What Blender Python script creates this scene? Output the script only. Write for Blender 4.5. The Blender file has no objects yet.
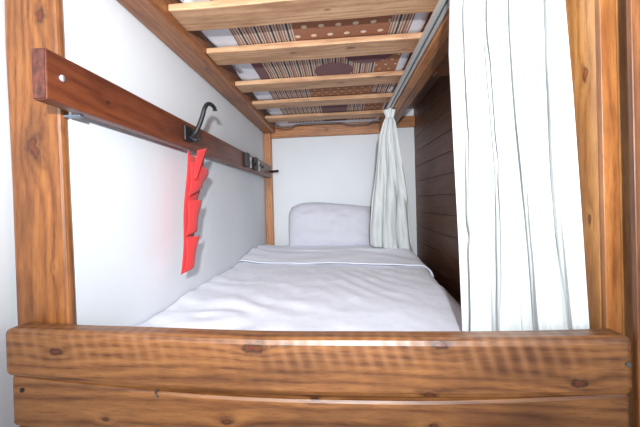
import bpy, bmesh, math, random
from mathutils import Vector, Matrix, noise
random.seed(4)
D = bpy.data
SC = bpy.context.scene
COL = SC.collection

# ------------------------------------------------------------------ nodes
class NT:
    def __init__(s, name):
        s.m = D.materials.new(name); s.m.use_nodes = True
        s.t = s.m.node_tree; s.t.nodes.clear()
        s.out = s.n('ShaderNodeOutputMaterial')
        s.b = s.n('ShaderNodeBsdfPrincipled')
        s.l(s.b.outputs[0], s.out.inputs[0])
    def n(s, k): return s.t.nodes.new(k)
    def l(s, a, b): s.t.links.new(a, b)
    def put(s, sock, v):
        if hasattr(v, 'is_output'): s.l(v, sock)
        else: sock.default_value = v
    def M(s, op, a, b=0.0, c=0.0):
        n = s.n('ShaderNodeMath'); n.operation = op
        s.put(n.inputs[0], a); s.put(n.inputs[1], b); s.put(n.inputs[2], c)
        return n.outputs[0]
    def V(s, op, a, b=(0, 0, 0)):
        n = s.n('ShaderNodeVectorMath'); n.operation = op
        s.put(n.inputs[0], a); s.put(n.inputs[1], b)
        return n.outputs['Value' if op in ('LENGTH', 'DOT_PRODUCT') else 'Vector']
    def noise(s, vec, scale=5, detail=3, rough=.5):
        n = s.n('ShaderNodeTexNoise'); s.l(vec, n.inputs['Vector'])
        n.inputs['Scale'].default_value = scale; n.inputs['Detail'].default_value = detail
        n.inputs['Roughness'].default_value = rough
        return n.outputs[0]
    def ramp(s, f, stops, mode='LINEAR'):
        n = s.n('ShaderNodeValToRGB'); n.color_ramp.interpolation = mode
        e = n.color_ramp.elements
        e[0].position, e[0].color = stops[0][0], (*stops[0][1], 1)
        e[1].position, e[1].color = stops[-1][0], (*stops[-1][1], 1)
        for p, c in stops[1:-1]:
            q = e.new(p); q.color = (*c, 1)
        s.l(f, n.inputs[0]); return n.outputs[0]
    def mix(s, f, a, b):
        n = s.n('ShaderNodeMix'); n.data_type = 'RGBA'
        s.put(n.inputs[0], f)
        for i, v in ((6, a), (7, b)):
            if hasattr(v, 'is_output'): s.l(v, n.inputs[i])
            else: n.inputs[i].default_value = (*v, 1)
        return n.outputs[2]
    def bump(s, h, strength=.2, dist=.002):
        n = s.n('ShaderNodeBump'); n.inputs['Strength'].default_value = strength
        n.inputs['Distance'].default_value = dist
        s.l(h, n.inputs['Height']); s.l(n.outputs[0], s.b.inputs['Normal'])
    def coords(s):
        return s.n('ShaderNodeTexCoord').outputs['Object']
    def setp(s, **k):
        for a, v in k.items(): s.put(s.b.inputs[a.replace('_', ' ')], v)

def srgb(r, g, b):
    f = lambda v: (v/255/12.92 if v/255 <= .04045 else ((v/255+.055)/1.055)**2.4)
    return (f(r), f(g), f(b))

def wood(name, axis, dark, mid, light, knots=(), seed=0., freq=60., rough=.42, saw=0., origin=(0, 0, 0), streak=.55, coat=.15):
    """planed board: stretched grain, growth rings that swirl round the knots, optional saw marks"""
    w = NT(name)
    co = w.coords()
    sc = [1, 1, 1]; sc['xyz'.index(axis)] = .10
    cs = w.V('MULTIPLY', co, tuple(sc))
    cs = w.V('ADD', cs, (seed*1.37, seed*.71, seed*2.1))
    low = w.noise(cs, 9, 2, .5)
    fine = w.noise(w.V('MULTIPLY', cs, (1, 1, 1)), 150, 3, .6)
    sep = w.n('ShaderNodeSeparateXYZ'); w.l(co, sep.inputs[0])
    ac = [sep.outputs[i] for i in range(3) if 'xyz'[i] != axis]
    u = w.M('ADD', ac[0], w.M('MULTIPLY', ac[1], .8))
    ph = w.M('ADD', w.M('MULTIPLY', u, freq*6.), w.M('MULTIPLY', low, 30.))
    kd = None
    pn0 = w.noise(co, 70, 2, .5)
    ksc = [1, 1, 1]; ksc['xyz'.index(axis)] = .55
    for (p, r) in knots:
        q = tuple(p[i]-origin[i] for i in range(3))
        d = w.V('LENGTH', w.V('MULTIPLY', w.V('SUBTRACT', co, q), tuple(ksc)))
        d = w.M('DIVIDE', w.M('ADD', d, w.M('MULTIPLY', w.M('SUBTRACT', pn0, .5), r*1.3)), r)
        ph = w.M('ADD', ph, w.M('MULTIPLY', w.M('POWER', 2.718, w.M('MULTIPLY', d, -.7)), 9.))
        kd = d if kd is None else w.M('MINIMUM', kd, d)
    s = w.M('ADD', w.M('MULTIPLY', w.M('SINE', ph), .5), .5)
    s = w.M('POWER', s, .7)
    fm = w.n('ShaderNodeMapRange'); w.l(fine, fm.inputs[0]); fm.inputs[1].default_value = .28; fm.inputs[2].default_value = .72
    fine = fm.outputs[0]
    pore = w.noise(w.V('MULTIPLY', cs, (1, 1, 1)), 420, 2, .6)
    f = w.M('ADD', w.M('MULTIPLY', s, 1-streak), w.M('MULTIPLY', fine, streak))
    c = w.ramp(f, [(.0, dark), (.38, mid), (.95, light)])
    pn = w.noise(w.V('MULTIPLY', co, tuple(.35 if 'xyz'[i] == axis else 1 for i in range(3))), 11, 3, .6)
    pm = w.n('ShaderNodeMapRange'); w.l(pn, pm.inputs[0]); pm.inputs[1].default_value = .46; pm.inputs[2].default_value = .72
    c = w.mix(w.M('MULTIPLY', pm.outputs[0], .75), c, (dark[0]*.8, dark[1]*.72, dark[2]*.7))
    po = w.n('ShaderNodeMapRange'); w.l(pore, po.inputs[0]); po.inputs[1].default_value = .56; po.inputs[2].default_value = .72
    c = w.mix(w.M('MULTIPLY', po.outputs[0], .4), c, tuple(v*.6 for v in dark))
    h = w.M('ADD', w.M('MULTIPLY', f, .5), w.M('MULTIPLY', fine, .5))
    if saw:
        ix = 'xyz'.index(axis)
        # scallops left by the band saw: short arcs across the board, strongest on its upper half
        z = sep.outputs[2]
        arc = w.M('MULTIPLY', w.M('MULTIPLY', z, z), 22.)
        sp = w.M('ADD', w.M('MULTIPLY', w.M('ADD', sep.outputs[ix], w.M('MULTIPLY', z, .25)), 250.), w.M('ADD', w.M('MULTIPLY', low, 7.), arc))
        sm = w.M('POWER', w.M('ADD', w.M('MULTIPLY', w.M('SINE', sp), .5), .5), 1.5)
        patch = w.noise(w.V('MULTIPLY', co, (1, 1, .6)), 9, 2, .5)
        mk = w.n('ShaderNodeMapRange'); w.l(z, mk.inputs[0])
        mk.inputs[1].default_value = -.018; mk.inputs[2].default_value = .008
        mm = w.n('ShaderNodeMapRange'); w.l(patch, mm.inputs[0])
        mm.inputs[1].default_value = .38; mm.inputs[2].default_value = .62
        g = w.M('MULTIPLY', w.M('MULTIPLY', sm, w.M('ADD', w.M('MULTIPLY', mk.outputs[0], .8), .15)), w.M('ADD', w.M('MULTIPLY', mm.outputs[0], .7), .3))
        c = w.mix(w.M('MULTIPLY', g, saw), c, tuple(min(1, v*1.15+.03) for v in light))
        h = w.M('ADD', h, w.M('MULTIPLY', g, 1.2))
    if kd is not None:
        c = w.mix(w.M('MULTIPLY', w.M('POWER', 2.718, w.M('MULTIPLY', w.M('MULTIPLY', kd, kd), -.6)), .45), c, tuple(v*.7 for v in dark))
        km = w.n('ShaderNodeMapRange'); w.l(kd, km.inputs[0]); km.inputs[1].default_value = .9; km.inputs[2].default_value = .5
        c = w.mix(w.M('MULTIPLY', km.outputs[0], .85), c, w.ramp(kd, [(0, (mid[0]*.55, mid[1]*.32, mid[2]*.3)), (.38, (mid[0]*.5, mid[1]*.28, mid[2]*.26)), (.55, tuple(v*.18 for v in dark)), (.9, tuple(v*.3 for v in dark))]))
    w.setp(Base_Color=c, Roughness=rough)
    w.b.inputs['Coat Weight'].default_value = coat; w.b.inputs['Coat Roughness'].default_value = .35
    w.bump(h, .25, .0012)
    return w.m

def cloth(name, col, weave=900, var=.06, rough=.9, wr=.0, sheen=.1):
    w = NT(name); co = w.coords()
    n1 = w.noise(co, 7, 4, .6); n2 = w.noise(co, weave, 1, .5)
    c = w.mix(n1, tuple(v*(1-var) for v in col), tuple(min(1, v*(1+var)) for v in col))
    w.setp(Base_Color=c, Roughness=rough); w.b.inputs['Sheen Weight'].default_value = sheen
    w.bump(w.M('ADD', w.M('MULTIPLY', n2, .15), w.M('MULTIPLY', w.noise(co, 24, 5, .6), wr)), .4, .004)
    return w.m

def plain(name, col, rough=.5, metal=0., bumps=0., scale=60):
    w = NT(name); co = w.coords(); n = w.noise(co, scale, 4, .6)
    c = w.mix(n, tuple(v*.85 for v in col), tuple(min(1, v*1.1) for v in col))
    w.setp(Base_Color=c, Roughness=rough, Metallic=metal)
    if bumps: w.bump(n, bumps, .002)
    return w.m

# ------------------------------------------------------------------ mesh helpers
def link(name, bm, mat, parent=None, smooth=False, origin=None):
    """one mesh object from world-space bmesh; origin at the mesh's own middle"""
    if origin is None:
        lo = Vector((1e9,)*3); hi = -lo
        for v in bm.verts:
            for i in range(3): lo[i] = min(lo[i], v.co[i]); hi[i] = max(hi[i], v.co[i])
        origin = (lo+hi)/2
    origin = Vector(origin)
    bmesh.ops.translate(bm, verts=bm.verts, vec=-origin)
    me = D.meshes.new(name); bm.normal_update(); bm.to_mesh(me); bm.free()
    for mt in (mat if isinstance(mat, (list, tuple)) else [mat]): me.materials.append(mt)
    o = D.objects.new(name, me); COL.objects.link(o)
    base = Vector((0, 0, 0))
    if parent:
        o.parent = parent; q = parent
        while q: base = base+q.location; q = q.parent
    o.location = origin-base
    if smooth:
        for p in me.polygons: p.use_smooth = True
    return o

def thing(name, label, cat, loc):
    o = D.objects.new(name, None); COL.objects.link(o); o.location = loc; o.empty_display_size = .1
    o['label'] = label; o['category'] = cat
    return o
def tag(o, label, cat, group=None):
    o['label'] = label; o['category'] = cat
    if group: o['group'] = group
    return o
def struct(o): o['kind'] = 'structure'; return o

def box(x0, x1, y0, y1, z0, z1, bev=.004, cuts=None, seg=2, wob=0., seed=0., wscale=4.):
    """bevelled board; cuts=(axis,n) slices along its length so that it can be bent; wob = hand-cut waviness"""
    bm = bmesh.new(); bmesh.ops.create_cube(bm, size=1)
    bmesh.ops.scale(bm, vec=(x1-x0, y1-y0, z1-z0), verts=bm.verts)
    bmesh.ops.translate(bm, vec=((x0+x1)/2, (y0+y1)/2, (z0+z1)/2), verts=bm.verts)
    if bev: bmesh.ops.bevel(bm, geom=bm.edges[:], offset=bev, segments=seg, affect='EDGES', profile=.5)
    if cuts:
        ax, n = cuts; lo, hi = ((x0, x1), (y0, y1), (z0, z1))[ax]
        nv = [0, 0, 0]; nv[ax] = 1
        for k in range(1, n):
            p = [0, 0, 0]; p[ax] = lo+(hi-lo)*k/n
            bmesh.ops.bisect_plane(bm, geom=bm.verts[:]+bm.edges[:]+bm.faces[:], plane_co=p, plane_no=nv)
        if wob:
            cx = ((x0+x1)/2, (y0+y1)/2, (z0+z1)/2)
            for v in bm.verts:
                for i in range(3):
                    if i != ax:
                        s = 1 if v.co[i] > cx[i] else -1
                        v.co[i] += wob*noise.noise(Vector((v.co[ax]*wscale, seed+i*7.3+s*3.1, .5)))
    return bm

def tube(pts, r, n=10, bm=None, caps=True):
    """round rod through pts; r a number or a list"""
    bm = bm or bmesh.new(); pts = [Vector(p) for p in pts]; rings = []
    up = Vector((0, 0, 1))
    for i, p in enumerate(pts):
        t = (pts[min(i+1, len(pts)-1)]-pts[max(i-1, 0)]).normalized()
        a = up.cross(t)
        if a.length < .05: a = Vector((1, 0, 0)).cross(t)
        a.normalize(); b = t.cross(a); rr = r[i] if isinstance(r, (list, tuple)) else r
        rings.append([bm.verts.new(p+a*rr*math.cos(2*math.pi*k/n)+b*rr*math.sin(2*math.pi*k/n)) for k in range(n)])
    for A, B in zip(rings, rings[1:]):
        for k in range(n): bm.faces.new((A[k], A[(k+1) % n], B[(k+1) % n], B[k]))
    if caps: bm.faces.new(rings[0][::-1]); bm.faces.new(rings[-1])
    return bm

def smooth_path(pts, n=6):
    pts = [Vector(p) for p in pts]; out = []
    for i in range(len(pts)-1):
        p0, p1, p2, p3 = pts[max(i-1, 0)], pts[i], pts[i+1], pts[min(i+2, len(pts)-1)]
        for k in range(n):
            t = k/n
            out.append(.5*((2*p1)+(p2-p0)*t+(2*p0-5*p1+4*p2-p3)*t*t+(3*p1-p0-3*p2+p3)*t**3))
    return out+[pts[-1]]

def grid(nu, nv, fn):
    bm = bmesh.new()
    vs = [[bm.verts.new(fn(i/nu, j/nv)) for i in range(nu+1)] for j in range(nv+1)]
    for j in range(nv):
        for i in range(nu): bm.faces.new((vs[j][i], vs[j][i+1], vs[j+1][i+1], vs[j+1][i]))
    return bm
def solid(o, t, off=0):
    m = o.modifiers.new('Thickness', 'SOLIDIFY'); m.thickness = t; m.offset = off
    return o
def sub(o, n=1):
    m = o.modifiers.new('Subdivision', 'SUBSURF'); m.levels = n; m.render_levels = n
    return o
def lerp(a, b, t): return a+(b-a)*t
def interp(x, tab):
    if x <= tab[0][0]: return tab[0][1]
    for (a, va), (b, vb) in zip(tab, tab[1:]):
        if x <= b:
            t = (x-a)/(b-a); return va+(vb-va)*t
    return tab[-1][1]
def sstep(a, b, x):
    t = max(0, min(1, (x-a)/(b-a))); return t*t*(3-2*t)
def fbm(x, y, z=0., o=4): return noise.fractal(Vector((x, y, z)), 1., 2., o)

# ------------------------------------------------------------------ camera
def make_camera():
    f, yaw, pitch, roll, sx, sy = 344.6, .10433, .004867, .026446, -16.5, -9.02
    c = D.cameras.new('camera'); o = D.objects.new('camera', c); COL.objects.link(o)
    fw = Vector((-math.sin(yaw), math.cos(yaw), 0)); rt = Vector((math.cos(yaw), math.sin(yaw), 0)); up = Vector((0, 0, 1))
    f2 = fw*math.cos(pitch)-up*math.sin(pitch); u2 = up*math.cos(pitch)+fw*math.sin(pitch)
    r3 = rt*math.cos(roll)-u2*math.sin(roll); u3 = u2*math.cos(roll)+rt*math.sin(roll)
    m = Matrix((r3, u3, -f2)).transposed().to_4x4()
    o.matrix_world = m
    c.sensor_width = 36; c.lens = 36*f/640; c.shift_x = -sx/640; c.shift_y = sy/640
    c.clip_start = .02; c.clip_end = 60
    SC.camera = o
make_camera()
FLOOR = -.86

# ------------------------------------------------------------------ materials
WALL = NT('white_plaster')
_c = WALL.coords(); _n = WALL.noise(_c, 3, 3, .5)
WALL.setp(Base_Color=WALL.mix(_n, srgb(218, 223, 228), srgb(232, 236, 240)), Roughness=.75)
WALL.bump(WALL.noise(_c, 90, 4, .6), .12, .002)
WALL = WALL.m
O_D, O_M, O_L = srgb(84, 44, 19), srgb(128, 75, 33), srgb(156, 99, 48)       # orange stained pine
R_D, R_M, R_L = srgb(76, 32, 16), srgb(106, 50, 25), srgb(124, 64, 34)          # red brown board
S_D, S_M, S_L = srgb(158, 114, 82), srgb(190, 146, 108), srgb(212, 172, 134)    # bare pale slats
B_D, B_M, B_L = srgb(136, 84, 46), srgb(176, 116, 68), srgb(198, 138, 88)        # side beams
K_D, K_M, K_L = srgb(76, 46, 30), srgb(106, 68, 46), srgb(130, 86, 60)            # dark stained planks
DUVET = cloth('white_duvet_cotton', srgb(234, 237, 248), 1400, .02, .9, .5)
PILLOW = cloth('grey_white_pillowcase', srgb(205, 206, 216), 1400, .02, .9, .4)
CURT = cloth('white_curtain_cloth', srgb(208, 212, 211), 1600, .015, .9, .15, .0)
SHEET = cloth('white_bed_sheet', srgb(222, 224, 232), 1500, .03, .9, .6)
RED = cloth('red_fabric', srgb(214, 46, 48), 1500, .05, .85, .2)
BLACKIRON = plain('black_cast_iron', srgb(36, 36, 38), .5, .3, .3, 90)
STEEL = plain('bright_steel', srgb(215, 217, 220), .35, .5, .05)
DULL = plain('dull_steel', srgb(96, 92, 88), .5, .5, .05)
ALU = plain('brushed_aluminium', srgb(205, 206, 204), .45, .25, .05)
CABLE = plain('grey_cable_plastic', srgb(92, 92, 100), .5)

# ------------------------------------------------------------------ room
YB = 2.62
struct(link('floor', box(-2.2, 2.2, -2.6, 2.8, FLOOR-.1, FLOOR, 0), plain('grey_floor', srgb(120, 112, 104), .5, 0, .1, 20)))
struct(link('wall_back', box(-.72, .70, YB, YB+.12, FLOOR, 1.5, 0), WALL))
struct(link('wall_left', box(-.72, -.56, .676, YB, FLOOR, 1.5, 0), WALL))
struct(link('wall_left_front', box(-.82, -.694, -2.4, .676, FLOOR, 1.5, 0), WALL))
def plank_wall():
    # tongued boards: one continuous sheet, a V groove between the planks
    prof = []; z = FLOOR+.02; pitch = .108
    while z < .74:
        prof += [(.561, z+.002), (.561, z+pitch-.002), (.565, z+pitch)]; z += pitch
    zs = [FLOOR]+[p[1] for p in prof]
    xs = [.566]+[p[0] for p in prof]
    bm = bmesh.new(); ys = [.655+(YB-.655)*k/12 for k in range(13)]
    rows = [[bm.verts.new((x+.0015*noise.noise(Vector((y*2, zz*9, 1))), y, zz)) for y in ys] for x, zz in zip(xs, zs)]
    rows.append([bm.verts.new((.66, y, zs[-1])) for y in ys]); rows.append([bm.verts.new((.66, y, FLOOR)) for y in ys])
    n = len(rows)
    for i in range(n):
        A, B = rows[i], rows[(i+1) % n]
        for k in range(12): bm.faces.new((A[k], B[k], B[k+1], A[k+1]))
    bm.faces.new([r[0] for r in rows][::-1]); bm.faces.new([r[-1] for r in rows])
    bmesh.ops.recalc_face_normals(bm, faces=bm.faces[:])
    return bm
w = NT('dark_stained_planks'); co = w.coords()
sp = w.n('ShaderNodeSeparateXYZ'); w.l(co, sp.inputs[0])
row = w.M('FLOOR', w.M('DIVIDE', w.M('ADD', sp.outputs[2], 5.4), .108))
wn = w.n('ShaderNodeTexWhiteNoise'); wn.noise_dimensions = '1D'; w.l(row, wn.inputs['W'])
gr = w.noise(w.V('ADD', w.V('MULTIPLY', co, (1, .12, 1.3)), w.V('MULTIPLY', wn.outputs['Color'], (3, 3, 3))), 38, 4, .6)
cc = w.ramp(gr, [(.25, K_D), (.5, K_M), (.8, K_L)])
cc = w.mix(w.M('MULTIPLY', wn.outputs['Value'], .35), cc, K_D)
w.setp(Base_Color=cc, Roughness=.5); w.bump(gr, .2, .001)
struct(link('wall_right', plank_wall(), w.m))
struct(link('wall_right_front', box(.53, 1.6, .662, .76, FLOOR, 1.5, 0), WALL))

# ------------------------------------------------------------------ bunk bed
bunk = thing('bunk_bed', 'rustic orange pine bunk bed frame built into a white alcove', 'bunk bed', (-.05, 1.6, FLOOR))
def wb(name, b, axis, pal, knots=(), part=None, seed=0., label=None, **k):
    x0, x1, y0, y1, z0, z1 = b
    bev = k.pop('bev', .004); cuts = k.pop('cuts', None); wob = k.pop('wob', 0.); post = k.pop('post', None)
    org = ((x0+x1)/2, (y0+y1)/2, (z0+z1)/2)
    bm = box(*b, bev=bev, cuts=cuts, wob=wob, seed=seed)
    if post:
        for v in bm.verts: post(v)
    m = wood(name+'_wood', axis, *pal, knots=knots, seed=seed, origin=org, **k)
    o = link(name, bm, m, bunk if part is None else part, origin=org)
    if label: o['label'] = label
    return o
FR = (srgb(72, 40, 20), srgb(114, 70, 36), srgb(144, 95, 53)); OR = (O_D, O_M, O_L); BE = (B_D, B_M, B_L); SL = (S_D, S_M, S_L); RB = (R_D, R_M, R_L)
# posts
def lean(v):     # the corner post leans a little, as sawn
    v.co.x += -.010*v.co.z
wb('bed_post', (-.682, -.5615, .652, .675, FLOOR, 1.25), 'z', OR, seed=3.1, freq=48, bev=.007, cuts=(2, 14), wob=.003, post=lean,
   knots=[((-.633, .65, .134), .016), ((-.622, .65, .118), .012), ((-.564, .65, .168), .006), ((-.601, .65, .199), .005), ((-.603, .65, .40), .012), ((-.59, .65, -.12), .004)])
wb('bed_post', (-.559, -.505, 2.565, YB-.001, FLOOR, 1.25), 'z', BE, seed=7.7, freq=70, bev=.003)
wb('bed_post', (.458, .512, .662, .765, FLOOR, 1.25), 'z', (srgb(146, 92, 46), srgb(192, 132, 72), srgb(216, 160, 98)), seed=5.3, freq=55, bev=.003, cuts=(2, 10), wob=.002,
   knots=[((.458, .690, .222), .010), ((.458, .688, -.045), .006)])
wb('post_trim', (.457, .4825, .650, .6615, -.6, 1.25), 'z', (srgb(112, 64, 28), srgb(160, 98, 48), srgb(184, 122, 66)), seed=8.2, freq=40, bev=.001,
   label='darker narrow filler board on the right post')
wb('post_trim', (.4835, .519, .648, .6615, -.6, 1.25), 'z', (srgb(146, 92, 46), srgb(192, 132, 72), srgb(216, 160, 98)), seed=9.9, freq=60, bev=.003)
wb('post_trim', (.4655, .53, .598, .608, -.8, 1.25), 'z', (srgb(80, 44, 20), srgb(120, 70, 32), srgb(150, 92, 46)), seed=2.9, freq=50, bev=.002)
# foot rail and boards (sagging, band-sawn)
def sag(v):
    t = (v.co.x+.09)/.55
    s = (1-t*t)
    if v.co.z > -.285: v.co.z += .005-.010*s
    else: v.co.z += .011-.021*s
def sag2(v):
    t = (v.co.x+.09)/.55
    v.co.z += .018-.025*(1-t*t)
rl = wb('foot_rail', (-.653, .463, .600, .650, -.333, -.2335), 'x', FR, seed=1.2, freq=70, bev=.011, cuts=(0, 40), wob=.002, saw=.34, post=sag,
   knots=[((-.16, .6, -.256), .014), ((-.545, .6, -.271), .009), ((.162, .6, -.246), .010), ((.145, .6, -.334), .009), ((.38, .6, -.305), .010)])
link('screw_head', tube([(.452, .602, -.272), (.452, .5985, -.272)], .004, 12), DULL, rl)
b2 = wb('foot_board', (-.646, .460, .606, .648, -.440, -.3395), 'x', FR, seed=4.4, freq=55, bev=.007, cuts=(0, 30), wob=.0025, post=sag2, streak=.5,
   knots=[((-.215, .606, -.394), .007), ((-.052, .606, -.347), .008), ((.15, .606, -.386), .006), ((-.45, .606, -.40), .004)])
link('screw_hole', tube([(-.622, .607, -.349), (-.622, .6045, -.349)], .0045, 12), BLACKIRON, b2)
link('nail_staple', tube([(-.346, .606, -.340), (-.346, .600, -.341), (-.345, .600, -.351), (-.345, .606, -.352)], .0022, 8), DULL, b2)
wb('foot_board', (-.646, .460, .608, .648, -.545, -.446), 'x', (srgb(96, 48, 26), srgb(140, 78, 40), srgb(168, 104, 58)), seed=6.1, freq=55, bev=.007, cuts=(0, 20), wob=.002, post=sag2)
# lower deck
wb('mattress_base', (-.556, .44, .652, 2.55, -.625, -.600), 'y', SL, seed=2.2, bev=.002)
wb('side_rail', (.462, .505, .77, 2.55, -.60, -.445), 'y', OR, seed=3.7, bev=.004)
# upper deck
wb('long_beam', (-.5595, -.468, .680, 2.575, .530, .66), 'y', (srgb(108, 62, 34), srgb(140, 86, 48), srgb(160, 104, 62)), seed=1.9, freq=45, bev=.011, cuts=(1, 12), wob=.0015,
   knots=[((-.50, 1.30, .532), .008), ((-.47, 1.9, .532), .008)])
wb('long_beam', (.306, .346, .62, 2.575, .501, .66), 'y', BE, seed=6.9, freq=50, bev=.005, cuts=(1, 10), wob=.0015,
   knots=[((.325, 1.02, .501), .005), ((.33, 1.6, .501), .005)])
wb('long_beam', (.352, .394, .77, 2.575, .512, .66), 'y', (srgb(104, 62, 34), srgb(138, 88, 52), srgb(160, 108, 66)), seed=8.9, freq=50, bev=.004)
wb('end_beam', (-.504, .305, 2.576, YB-.001, .498, .592), 'x', BE, seed=5.9, freq=60, bev=.004, cuts=(0, 12), wob=.002,
   knots=[((-.079, 2.578, .538), .008), ((.12, 2.578, .55), .004)])
wb('cross_piece', (.3945, .5605, 1.42, 1.475, .505, .57), 'x', OR, seed=7.1, freq=60, bev=.003, knots=[((.47, 1.42, .54), .006)])
wb('cross_piece', (.347, .5605, 2.576, YB-.001, .535, .612), 'x', BE, seed=7.3, freq=60, bev=.003)
wb('cover_board', (.353, .5605, .77, 2.575, .662, .682), 'y', (K_D, K_M, K_L), seed=3.3, bev=.001)
# slats
SLY = [(.930, 1.052, 0), (1.210, 1.325, 1), (1.556, 1.665, 2), (1.866, 1.974, 3), (2.200, 2.305, 4)]
SK = [[((-.02, .99, .55), .004)], [((.052, 1.249, .55), .011), ((-.156, 1.257, .55), .009), ((.25, 1.29, .55), .005)],
      [((.016, 1.606, .55), .013), ((.188, 1.564, .55), .012)], [((-.3, 1.92, .55), .006)], [((.1, 2.27, .55), .006)]]
for y0, y1, k in SLY:
    wb('slat', (-.467, .304, y0, y1, .550, .5705), 'x', SL, knots=SK[k], seed=11.3+k*2.7, freq=42+7*k, bev=.003, cuts=(0, 16), wob=.0022, rough=.6, coat=0.)

# ------------------------------------------------------------------ coat rack on the left
rack = thing('coat_rack', 'reddish brown board with black coat hooks along the left wall', 'coat rack', (-.52, 1.55, .19))
RKN = [((-.507, .72, .235), .006), ((-.507, 1.42, .24), .008), ((-.507, .98, .215), .004)]
bd = wb('board', (-.5335, -.507, .557, 2.556, .194, .286), 'y', RB, part=rack, knots=RKN, seed=2.6, freq=50, bev=.003, cuts=(1, 20), wob=.001, rough=.45)
w = NT('rough_end_grain'); co = w.coords(); nn = w.noise(w.V('MULTIPLY', co, (1, 1, .5)), 70, 4, .7)
w.setp(Base_Color=w.ramp(nn, [(.3, srgb(40, 20, 16)), (.5, srgb(84, 44, 34)), (.7, srgb(118, 60, 46))]), Roughness=.8); w.bump(nn, .5, .002)
link('end_grain', box(-.532, -.5085, .5545, .5578, .196, .284, .001), w.m, rack)
bolt = link('bolt', tube([(-.508, .592, .243), (-.5045, .592, .243)], .006, 16), STEEL, rack, True)
br = link('bracket', box(-.5612, -.525, .656, .668, .189, .1937, .001), plain('grey_bracket_steel', srgb(120, 130, 146), .4, .6), rack)
HP = [(-.500, 1.128, .228), (-.488, 1.140, .247), (-.474, 1.142, .272), (-.460, 1.141, .305), (-.452, 1.141, .330), (-.446, 1.153, .349), (-.442, 1.178, .3555), (-.439, 1.203, .350), (-.439, 1.207, .340)]
def big_hook():
    h = link('coat_hook', box(-.5065, -.497, 1.088, 1.150, .217, .268, .003, seg=2), BLACKIRON, rack)
    p = smooth_path(HP, 5)
    n = len(p)
    link('hook_arm', tube(p, [.0088-.0026*i/n+(.002 if i > n-4 else 0) for i in range(n)], 12), BLACKIRON, h, True)
    q = smooth_path([(-.4975, 1.118, .232), (-.480, 1.118, .222), (-.466, 1.122, .222), (-.460, 1.128, .232)], 5)
    link('lower_hook', tube(q, .0055, 10), BLACKIRON, h, True)
    for z in (.225, .260):
        link('screw_head', tube([(-.498, 1.135, z), (-.496, 1.135, z)], .003, 8), BLACKIRON, h)
big_hook()
for y, s in ((1.82, 1.0), (2.02, .9)):
    h = link('coat_hook', box(-.5065, -.488, y, y+.055, .204, .281, .003), BLACKIRON, rack)
    link('steel_plate', box(-.5065, -.503, y+.06, y+.15, .210, .274, .001), STEEL, h)
    link('hook_arm', tube(smooth_path([(-.502, y+.155, .255), (-.492, y+.155, .240), (-.486, y+.16, .232), (-.482, y+.165, .246)], 4), .004, 8), BLACKIRON, h, True)
h = link('coat_hook', tube([(-.507, 2.535, .240), (-.500, 2.535, .240)], .010, 14), BLACKIRON, rack)
link('hook_arm', tube([(-.5, 2.535, .240), (-.452, 2.52, .241), (-.446, 2.518, .246)], [.008, .008, .009], 12), BLACKIRON, h, True)

# ------------------------------------------------------------------ red hanging organiser
org = thing('hanging_organiser', 'red fabric hanging organiser with three pockets on the black hook', 'organiser', (-.47, 1.09, -.21))
LT = [(-.206, .990), (-.104, 1.010), (.018, 1.032), (.178, 1.057)]
RT = [(-.188, 1.085), (-.102, 1.112), (.019, 1.138), (.11, 1.20), (.183, 1.225)]
def panel(u, v):
    z = lerp(-.206+.022*u, .176+.012*u-.02*math.sin(u*math.pi), v)
    y = lerp(interp(z, LT), interp(z, RT), u)
    x = -.487+.008*math.sin(u*math.pi)+.003*math.sin(v*9+u*3)+.008*(1-u)
    return (x, y, z)
o = link('back_panel', grid(12, 40, panel), RED, org, True); solid(o, .002)
def pocket(z0, z1, z1r, bulge, skew, sl=.012):
    def f(u, v):
        zt = lerp(z1, z1r, u); zb = z0+sl*u
        z = lerp(zb, zt, v)
        y = lerp(interp(z, LT)+.004, interp(z, RT)-.002, u)
        b = math.sin(min(1, .06+v*.97)*math.pi*.56)*math.sin(math.pi*min(1, .12+.80*u))**.7
        x = -.480+.008*math.sin(u*math.pi)+.003*math.sin(v*5+u*3)+.007*(1-u)+bulge*b+skew*u*v
        return (x, y, z)
    return f
for a in ((.028, .140, .112, .018, .002, .04), (-.092, .016, .020, .012, .002), (-.202, -.098, -.096, .012, .002)):
    o = link('pocket', grid(14, 14, pocket(*a)), RED, org, True); solid(o, .002)
# folded top corner and its cord
def flap(u, v):
    z = lerp(.176, .085, v)
    y = lerp(interp(z, LT)+.001, interp(z, RT), u*lerp(.36, .03, v))
    return (-.455+.010*(1-v)+.008*u, y, z+.016*u*(1-v))
o = link('folded_corner', grid(6, 8, flap), RED, org, True); solid(o, .002)
cd = plain('dark_cord', srgb(40, 34, 34), .8)
link('cord', tube(smooth_path([(-.463, 1.118, .2265), (-.466, 1.085, .205), (-.470, 1.066, .178), (-.474, 1.062, .165)], 5), .0013, 6), cd, org, True)

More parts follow.
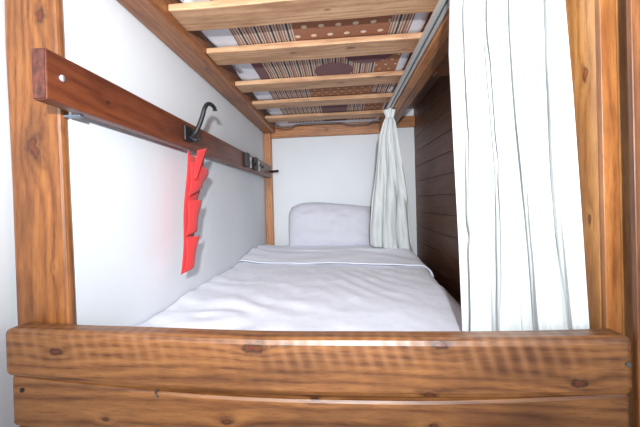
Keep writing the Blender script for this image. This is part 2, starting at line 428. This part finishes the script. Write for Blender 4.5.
# ------------------------------------------------------------------ lower bed
mt = tag(link('mattress', box(-.556, .385, .655, 2.56, -.599, -.385, .03, seg=4), SHEET, None, True), 'white bottom bunk mattress almost hidden under the white duvet', 'mattress')
EDGE = [(.66, .385), (1.1, .392), (1.5, .416), (2.1, .452), (2.5, .455)]
def top(x, y):
    z = -.334
    z += .007*fbm(x*2.2, y*2.2, 3.3, 3)
    # crumpled at the near left, pulled diagonal creases at the middle right
    wl = sstep(.25, -.35, x)*sstep(1.75, 1.0, y)
    r = math.hypot((x+.42)*.8, (y-1.0))
    z += wl*.0032*math.sin(r*46+4.5*fbm(x*3, y*3, 1.7, 2))*(.4+.6*abs(fbm(x*4, y*2.5, 9.1, 2)))*1.7
    wr = math.exp(-((x-.12)/.22)**2-((y-1.45)/.28)**2)
    z += wr*.0016*math.sin((x*.75+y*.42)*95+3*fbm(x*3, y*2, 5.5, 2))
    z += .0035*fbm(x*7, y*4, 2.2, 4)+.0018*fbm(x*20, y*12, 7.2, 3)
    return z
def duvet(u, v):
    y = lerp(.665, 2.06, v)
    xe = interp(y, EDGE)+.007*fbm(y*9, 1.3, 0, 3)
    xa = -.5575
    L = (xe-xa); T = L+.115
    s = u*T
    if s < L-.05:
        x = xa+s; z = top(x, y)
        z += .020*sstep(-.47, -.5575, x)*(.6+.5*fbm(y*4, .3, 2, 3))
    else:
        d = s-(L-.05); R = .05
        a = min(1., d/(R*1.57)); ang = a*math.pi/2
        x = xe-.05+R*math.sin(ang); z = top(xe-.05, y)-R*.9*(1-math.cos(ang))
        if d > R*1.57:
            e = d-R*1.57; z -= e; x += .15*e+.006*math.sin(y*38+2*fbm(y*4, 2., 1, 2))*min(1, e/.03)
    z -= .05*sstep(.74, .665, y)
    return (x, y, z)
dv = tag(link('duvet', grid(150, 200, duvet), DUVET, None, True), 'rumpled white duvet spread over the bottom bunk', 'duvet')
solid(dv, .006, -1)
def foldb(u, v):
    # the head end of the duvet turned back on itself: rolled near edge, slack upper face, back to the pillow
    xa, T = -.5565, 0
    yl = lerp(1.845, 1.745, sstep(-.2, .45, lerp(-.55, .45, u)))+.012*fbm(u*5, 1, 3, 3)
    xe = .446
    s = u*(xe-xa+.035)
    k = v
    if k < .14:
        a = k/.14*math.pi; y = yl+.034*(1-math.sin(a)); dz = .002+.011*(1-math.cos(a))*.5+.0
        if k < .07: y = yl+.034*(1-math.sin(a))
    else:
        t = (k-.14)/.86; y = lerp(yl+.034, 2.53, t); dz = .013+.018*math.sin(t*math.pi)**.8+.006*math.sin(t*21+u*6+3*fbm(u*3, t*3, 4.4, 2))*math.sin(t*math.pi)
    if s < xe-xa-.06: x = xa+s; z = -.332
    else:
        d = s-(xe-xa-.06); R = .06; a = min(1, d/(R*1.57))*math.pi/2
        x = xe-.06+R*math.sin(a); z = -.332-R*(1-math.cos(a))
        if d > R*1.57: z -= d-R*1.57
    ed = sstep(-.42, -.5565, x)
    z += dz+.007*fbm(x*3, y*5, 8.8, 4)+.014*ed
    return (x, y, z)
fb = link('turned_back_hem', grid(110, 70, foldb), DUVET, dv, True); solid(fb, .005, -1)

def pillow_mesh():
    W, H, T = .600, .335, .14
    nu, nv = 44, 30; bm = bmesh.new()
    def P(a, b, side):
        # square-ish pillow, softened corners, thin at the seam
        e = max(0, 1-abs(a)**4)*max(0, 1-abs(b)**4)
        rx = a*W/2*(1-.015*b*b); rz = b*H/2*(1-.03*a*a)
        if b > 0: rz -= .030*max(0, a+.3)*b; 
        if a < -.6 and b > .5: rz -= .03*((-a-.6)/.4)**2*b; rx += .02*((b-.5)/.5)**2*(-a)
        t = T/2*e**.55*(1-.15*a*b)
        n = .014*fbm(a*1.6+3, b*1.6, side*2., 3)+.006*fbm(a*5, b*4, side*3+7, 3)
        cr = .010*math.exp(-((a+.02)/.10)**2)*(b+.4)
        return (rx, -side*(t+(n-cr)*e**.5), rz)
    V = {}
    for side in (1, -1):
        for i in range(nu+1):
            for j in range(nv+1):
                edge = i in (0, nu) or j in (0, nv)
                if edge and side == -1: V[(side, i, j)] = V[(1, i, j)]; continue
                a = math.sin((i/nu-.5)*math.pi)*.35+(i/nu*2-1)*.65; b = math.sin((j/nv-.5)*math.pi)*.35+(j/nv*2-1)*.65
                V[(side, i, j)] = bm.verts.new(P(a, b, side))
    for side in (1, -1):
        for i in range(nu):
            for j in range(nv):
                q = [V[(side, i, j)], V[(side, i+1, j)], V[(side, i+1, j+1)], V[(side, i, j+1)]]
                bm.faces.new(q if side == 1 else q[::-1])
    bmesh.ops.rotate(bm, cent=(0, 0, 0), matrix=Matrix.Rotation(math.radians(-11), 3, 'X'), verts=bm.verts)
    bmesh.ops.translate(bm, vec=(-.073, 2.484, -.162), verts=bm.verts)
    bmesh.ops.recalc_face_normals(bm, faces=bm.faces[:])
    return bm
tag(link('pillow', pillow_mesh(), PILLOW, None, True), 'pale grey white pillow leaning against the white back wall', 'pillow')

# ------------------------------------------------------------------ upper bunk bedding seen through the slats
def umat():
    bm = box(-.452, .300, .60, 2.565, .578, .72, .018, seg=3, cuts=(1, 70))
    for k in range(1, 26):
        bmesh.ops.bisect_plane(bm, geom=bm.verts[:]+bm.edges[:]+bm.faces[:], plane_co=(-.452+.752*k/26, 0, 0), plane_no=(1, 0, 0))
    for v in bm.verts:
        if v.co.z < .60:
            x, y = v.co.x, v.co.y
            e = max(sstep(-.33, -.37, x), sstep(.23, .26, x))
            v.co.z += e*(-.0015+.0055*math.sin((x*1.2+y*.9)*60+5*fbm(x*4, y*4, 1, 2))*abs(fbm(x*6, y*5, 4, 2))+.003*fbm(x*9, y*9, 2, 3))
        if v.co.x < -.43: v.co.x += .010+.016*fbm(v.co.y*4, 3, 1, 3)
    return bm
tag(link('mattress', umat(), SHEET, None, True), 'white sheeted mattress on the slats of the top bunk', 'mattress')

def stripes():
    w = NT('striped_patch_cloth'); co = w.coords()
    sp = w.n('ShaderNodeSeparateXYZ'); w.l(co, sp.inputs[0])
    fr = w.M('FRACT', w.M('ADD', w.M('DIVIDE', sp.outputs[0], .052), 20.1))
    cr = srgb(208, 188, 166); bl = srgb(40, 34, 48); br_ = srgb(150, 98, 76); mv = srgb(120, 76, 78); tn = srgb(196, 160, 134)
    c = w.ramp(fr, [(0, bl), (.14, cr), (.24, br_), (.33, cr), (.42, mv), (.54, tn), (.62, br_), (.70, cr), (.80, mv), (.88, cr)], 'CONSTANT')
    w.setp(Base_Color=w.mix(.1, c, w.mix(w.noise(co, 300, 2, .5), (.2, .2, .2), (.5, .5, .5))), Roughness=.9)
    return w.m
def dots(name, base, dot, px, py, r, el=1.0, off=50.2):
    w = NT(name); co = w.coords()
    sp = w.n('ShaderNodeSeparateXYZ'); w.l(co, sp.inputs[0])
    v = w.M('ADD', w.M('DIVIDE', sp.outputs[1], py), off); rowi = w.M('FLOOR', v)
    u = w.M('ADD', w.M('DIVIDE', sp.outputs[0], px), w.M('ADD', 50.3, w.M('MULTIPLY', w.M('MODULO', rowi, 2.), .5)))
    du = w.M('MULTIPLY', w.M('SUBTRACT', w.M('FRACT', u), .5), px); dvv = w.M('MULTIPLY', w.M('SUBTRACT', w.M('FRACT', v), .5), py*el)
    d = w.M('SQRT', w.M('ADD', w.M('MULTIPLY', du, du), w.M('MULTIPLY', dvv, dvv)))
    c = w.mix(w.M('LESS_THAN', d, r), w.mix(w.noise(co, 40, 3, .5), tuple(x*.9 for x in base), tuple(x*1.1 for x in base)), dot)
    w.setp(Base_Color=c, Roughness=.9); return w.m
ST = stripes()
DB = dots('brown_patch_cloth_with_large_dots', srgb(158, 104, 76), srgb(232, 206, 178), .056, .060, .0098, off=49.75)
DS = dots('brown_patch_cloth_with_small_dots', srgb(160, 106, 74), srgb(226, 196, 164), .040, .046, .0055)
MA = cloth('maroon_patch_cloth', srgb(104, 54, 60), 900, .05)
def quilt():
    # patches sewn edge to edge; each has the cloth of one slot
    rows = [(.66, 1.04, [(-.12, 0), (.165, 1), (.248, 0)]),
            (1.04, 1.315, [(-.137, 0), (.176, 1), (.248, 0)]),
            (1.315, 1.62, [(-.300, 3), (.166, 0), (.258, 2)]),
            (1.62, 1.93, [(-.132, 0), (.185, 2), (.272, 0)]),
            (1.93, 2.46, [(-.095, 0), (.064, 3), (.165, 0), (.278, 2)])]
    bm = bmesh.new()
    for y0, y1, cs in rows:
        xa = -.346; ny = max(4, int((y1-y0)/.02))
        for xb, mi in cs:
            nx = max(2, int((xb-xa)/.02))
            vs = [[bm.verts.new((lerp(xa, xb, i/nx), lerp(y0, y1, j/ny), .5745+.0012*math.sin(lerp(y0, y1, j/ny)*31+lerp(xa, xb, i/nx)*4))) for i in range(nx+1)] for j in range(ny+1)]
            for jj in range(ny):
                for ii in range(nx):
                    f = bm.faces.new((vs[jj][ii], vs[jj+1][ii], vs[jj+1][ii+1], vs[jj][ii+1])); f.material_index = mi
            xa = xb
    bmesh.ops.remove_doubles(bm, verts=bm.verts[:], dist=.0004)
    return bm
ql = tag(link('patchwork_blanket', quilt(), [ST, DB, DS, MA], None, False, origin=(0, 0, .574)), 'patchwork blanket of stripes, dots and maroon circles under the top mattress', 'blanket')
solid(ql, .003, -1)
for cx, cy, r in ((-.010, 1.513, .083), (.130, 1.355, .096), (.185, 1.900, .055)):
    bm = bmesh.new(); bmesh.ops.create_cone(bm, cap_ends=True, segments=40, radius1=r, radius2=r, depth=.0012)
    bmesh.ops.translate(bm, vec=(cx, cy, .5728), verts=bm.verts)
    link('round_patch', bm, MA, ql)['label'] = 'maroon round patch'

# ------------------------------------------------------------------ cable along the head end
cp = [(-.445, 2.40, .549), (-.40, 2.45, .545), (-.33, 2.45, .543), (-.29, 2.45, .560), (-.15, 2.45, .563), (.0, 2.45, .561), (.05, 2.45, .556), (.09, 2.45, .541), (.16, 2.45, .541), (.215, 2.45, .543), (.245, 2.45, .557), (.29, 2.45, .558), (.300, 2.45, .559)]
tag(link('cable', tube(smooth_path(cp, 6), .0042, 8), CABLE, None, True), 'thin grey cable slung below the last slat above the pillow', 'cable')

# ------------------------------------------------------------------ curtain track
def track():
    # extruded C section: two lips with the slot between them
    P = [(.271, .5185), (.271, .501), (.281, .501), (.281, .504), (.2745, .504), (.2745, .515), (.2945, .515), (.2945, .504), (.288, .504), (.288, .501), (.298, .501), (.298, .5185)]
    bm = bmesh.new(); A = [bm.verts.new((x, .60, z)) for x, z in P]; B = [bm.verts.new((x, 1.97, z)) for x, z in P]
    n = len(P)
    for i in range(n): bm.faces.new((A[i], A[(i+1) % n], B[(i+1) % n], B[i]))
    bm.faces.new(A[::-1]); bm.faces.new(B)
    bmesh.ops.recalc_face_normals(bm, faces=bm.faces[:]); return bm
tr = thing('curtain_track', 'aluminium curtain track under the top bunk beam', 'curtain rail', (.285, 1.3, .50))
link('channel', track(), ALU, tr)
link('slot_liner', box(.2755, .2935, .602, 1.968, .5125, .5148, .0003), plain('dark_slot', srgb(120, 122, 124), .6), tr)
link('end_cap', box(.2705, .2985, 1.9705, 1.976, .5005, .519, .001), plain('white_plastic', srgb(225, 225, 222), .5), tr)

# ------------------------------------------------------------------ curtains
CREASE = [(.16, .26, .55, 1.05, .015, .016), (.30, .45, .45, 1.05, .020, .018), (.39, .42, .75, 1.05, .012, .014), (.72, .74, .2, 1.05, .012, .014), (.86, .9, .5, 1.05, .008, .012),
          (.18, .22, .48, .60, .010, .012), (.30, .36, .0, .55, .022, .018), (.44, .50, .0, .60, .016, .016), (.56, .60, .0, .62, .012, .014), (.68, .74, .0, .4, .016, .016), (.80, .86, .0, .3, .012, .014), (.10, .14, .0, .3, .008, .014)]
def near_curtain(u, v):
    z = lerp(-.326, .500, v)
    ax = interp(z, [(-.33, .287), (-.1, .283), (.116, .277), (.35, .271), (.5, .277)]); ay = .865
    bx = .4425; by = interp(z, [(-.33, .664), (-.275, .668), (.0, .686), (.2, .700), (.44, .722), (.5, .73)])
    s = u+.018*math.sin(v*5+u*7)
    x = lerp(ax, bx, u); y = lerp(ay, by, u)
    # folds: narrow pleats at the track that open and wander downwards
    sh = .9*(1-v)*math.sin(u*4+1)+.35*fbm(u*2, v*1.5, 3, 2)
    a = (.010+.008*(1-v))*(1-2*abs(math.sin(math.pi*(4.6*s+.35*sh)))**1.1)+.0055*math.sin(2*math.pi*(11.5*s-.4*sh)+1.2)*(.4+.9*v)
    a += .006*fbm(u*5, v*3, 6.6, 3)
    # deep creases that wander down the cloth
    for (u0, u1, va, vb, dp, sg) in CREASE:
        if va-.05 < v < vb+.05:
            uc = lerp(u1, u0, (v-va)/(vb-va))+.012*math.sin(v*14+u0*30)
            a -= .32*dp*math.exp(-((u-uc)/(sg*.8))**2)*sstep(va-.05, va+.05, v)*sstep(vb+.05, vb-.05, v)
    # a diagonal pull near the foot at the left
    q = (v-.26)-.35*(.20-u); a -= .008*math.exp(-(q/.025)**2)*sstep(.35, .05, u)
    e = sstep(0, .06, u)*sstep(1, .86, u)
    nx, ny = -.77, -.64
    x += nx*a*e; y += ny*a*e
    x = min(x, .4495)
    return (x, y, z)
o = tag(link('curtain', grid(150, 90, near_curtain), CURT, None, True), 'wide white curtain hanging in front beside the right wooden post', 'curtain')
solid(o, .0018)
FZ = [-.335, -.175, .0, .18, .36, .430, .462, .480, .500]
FL = list(zip(FZ, [.190, .188, .200, .222, .232, .252, .266, .268, .256])); FR = list(zip(FZ, [.452, .428, .403, .368, .333, .318, .304, .302, .306]))
FY = list(zip(FZ, [2.235, 2.19, 2.12, 2.06, 1.985, 1.952, 1.945, 1.945, 1.945]))
def far_curtain(u, v):
    z = lerp(-.285-.05*u, .500, v)
    xl, xr, yy = interp(z, FL), interp(z, FR), interp(z, FY)
    x = lerp(xl, xr, u); y = yy+.06*(.5-u)*sstep(.45, 0., z)
    w = 1-.6*sstep(.0, .46, z)
    k = .35*math.sin(v*3+1)+.25*fbm(u*2, v*2, 2.2, 2)
    a = (.026*w)*math.sin(2*math.pi*(2.8*u+k*(1-v)*1.2))+.005*math.sin(2*math.pi*(8.3*u-k))+.016*fbm(u*4+v*1.5, v*3-u, 1.1, 3)
    x += .010*w*math.sin(2*math.pi*(2.8*u+k*(1-v)*1.2)+1.4)*sstep(0, .1, u)*sstep(1, .9, u)
    return (x, y+a*.9, z)
fc = tag(link('curtain', grid(110, 90, far_curtain), CURT, None, True), 'narrow white curtain bunched together beside the pillow', 'curtain')
solid(fc, .0018)
def ruffle(u, v):
    a = u*2*math.pi; r = .016+.008*v+.005*math.sin(a*7)*(.3+v)
    return (.287+r*1.15*math.cos(a), 1.938+r*.9*math.sin(a), lerp(.452, .499, v)+.004*math.sin(a*3))
o = link('gathered_heading', grid(56, 8, ruffle), CURT, fc, True); solid(o, .002)

# ------------------------------------------------------------------ light
wd = D.worlds.new('room_light'); SC.world = wd; wd.use_nodes = True
bg = wd.node_tree.nodes['Background']; bg.inputs[0].default_value = (.80, .88, 1.0, 1); bg.inputs[1].default_value = .66
def area(name, loc, tgt, size, power, col=(1, 1, 1), shape='DISK'):
    l = D.lights.new(name, 'AREA'); l.shape = shape; l.size = size; l.energy = power; l.color = col
    o = D.objects.new(name, l); COL.objects.link(o); o.location = loc
    o.rotation_euler = (Vector(tgt)-Vector(loc)).to_track_quat('-Z', 'Y').to_euler(); return o
def spot(name, loc, tgt, ang, power, col, rad):
    l = D.lights.new(name, 'SPOT'); l.spot_size = math.radians(ang); l.spot_blend = 1; l.energy = power; l.color = col; l.shadow_soft_size = rad
    o = D.objects.new(name, l); COL.objects.link(o); o.location = loc
    o.rotation_euler = (Vector(tgt)-Vector(loc)).to_track_quat('-Z', 'Y').to_euler(); return o
spot('camera_flash', (.045, -.35, .17), (-.30, 2.6, .42), 92, 118, (.965, .985, 1), .025)
area('ambient_fill', (-.1, -3.0, .75), (0, 2.0, .0), 1.6, 66, (.93, .97, 1))  # unseen soft fill added behind the camera to lift the ambient light

vs = SC.view_settings
vs.view_transform = 'Standard'; vs.look = 'None'; vs.gamma = 1; vs.use_curve_mapping = False; vs.exposure = 0.45
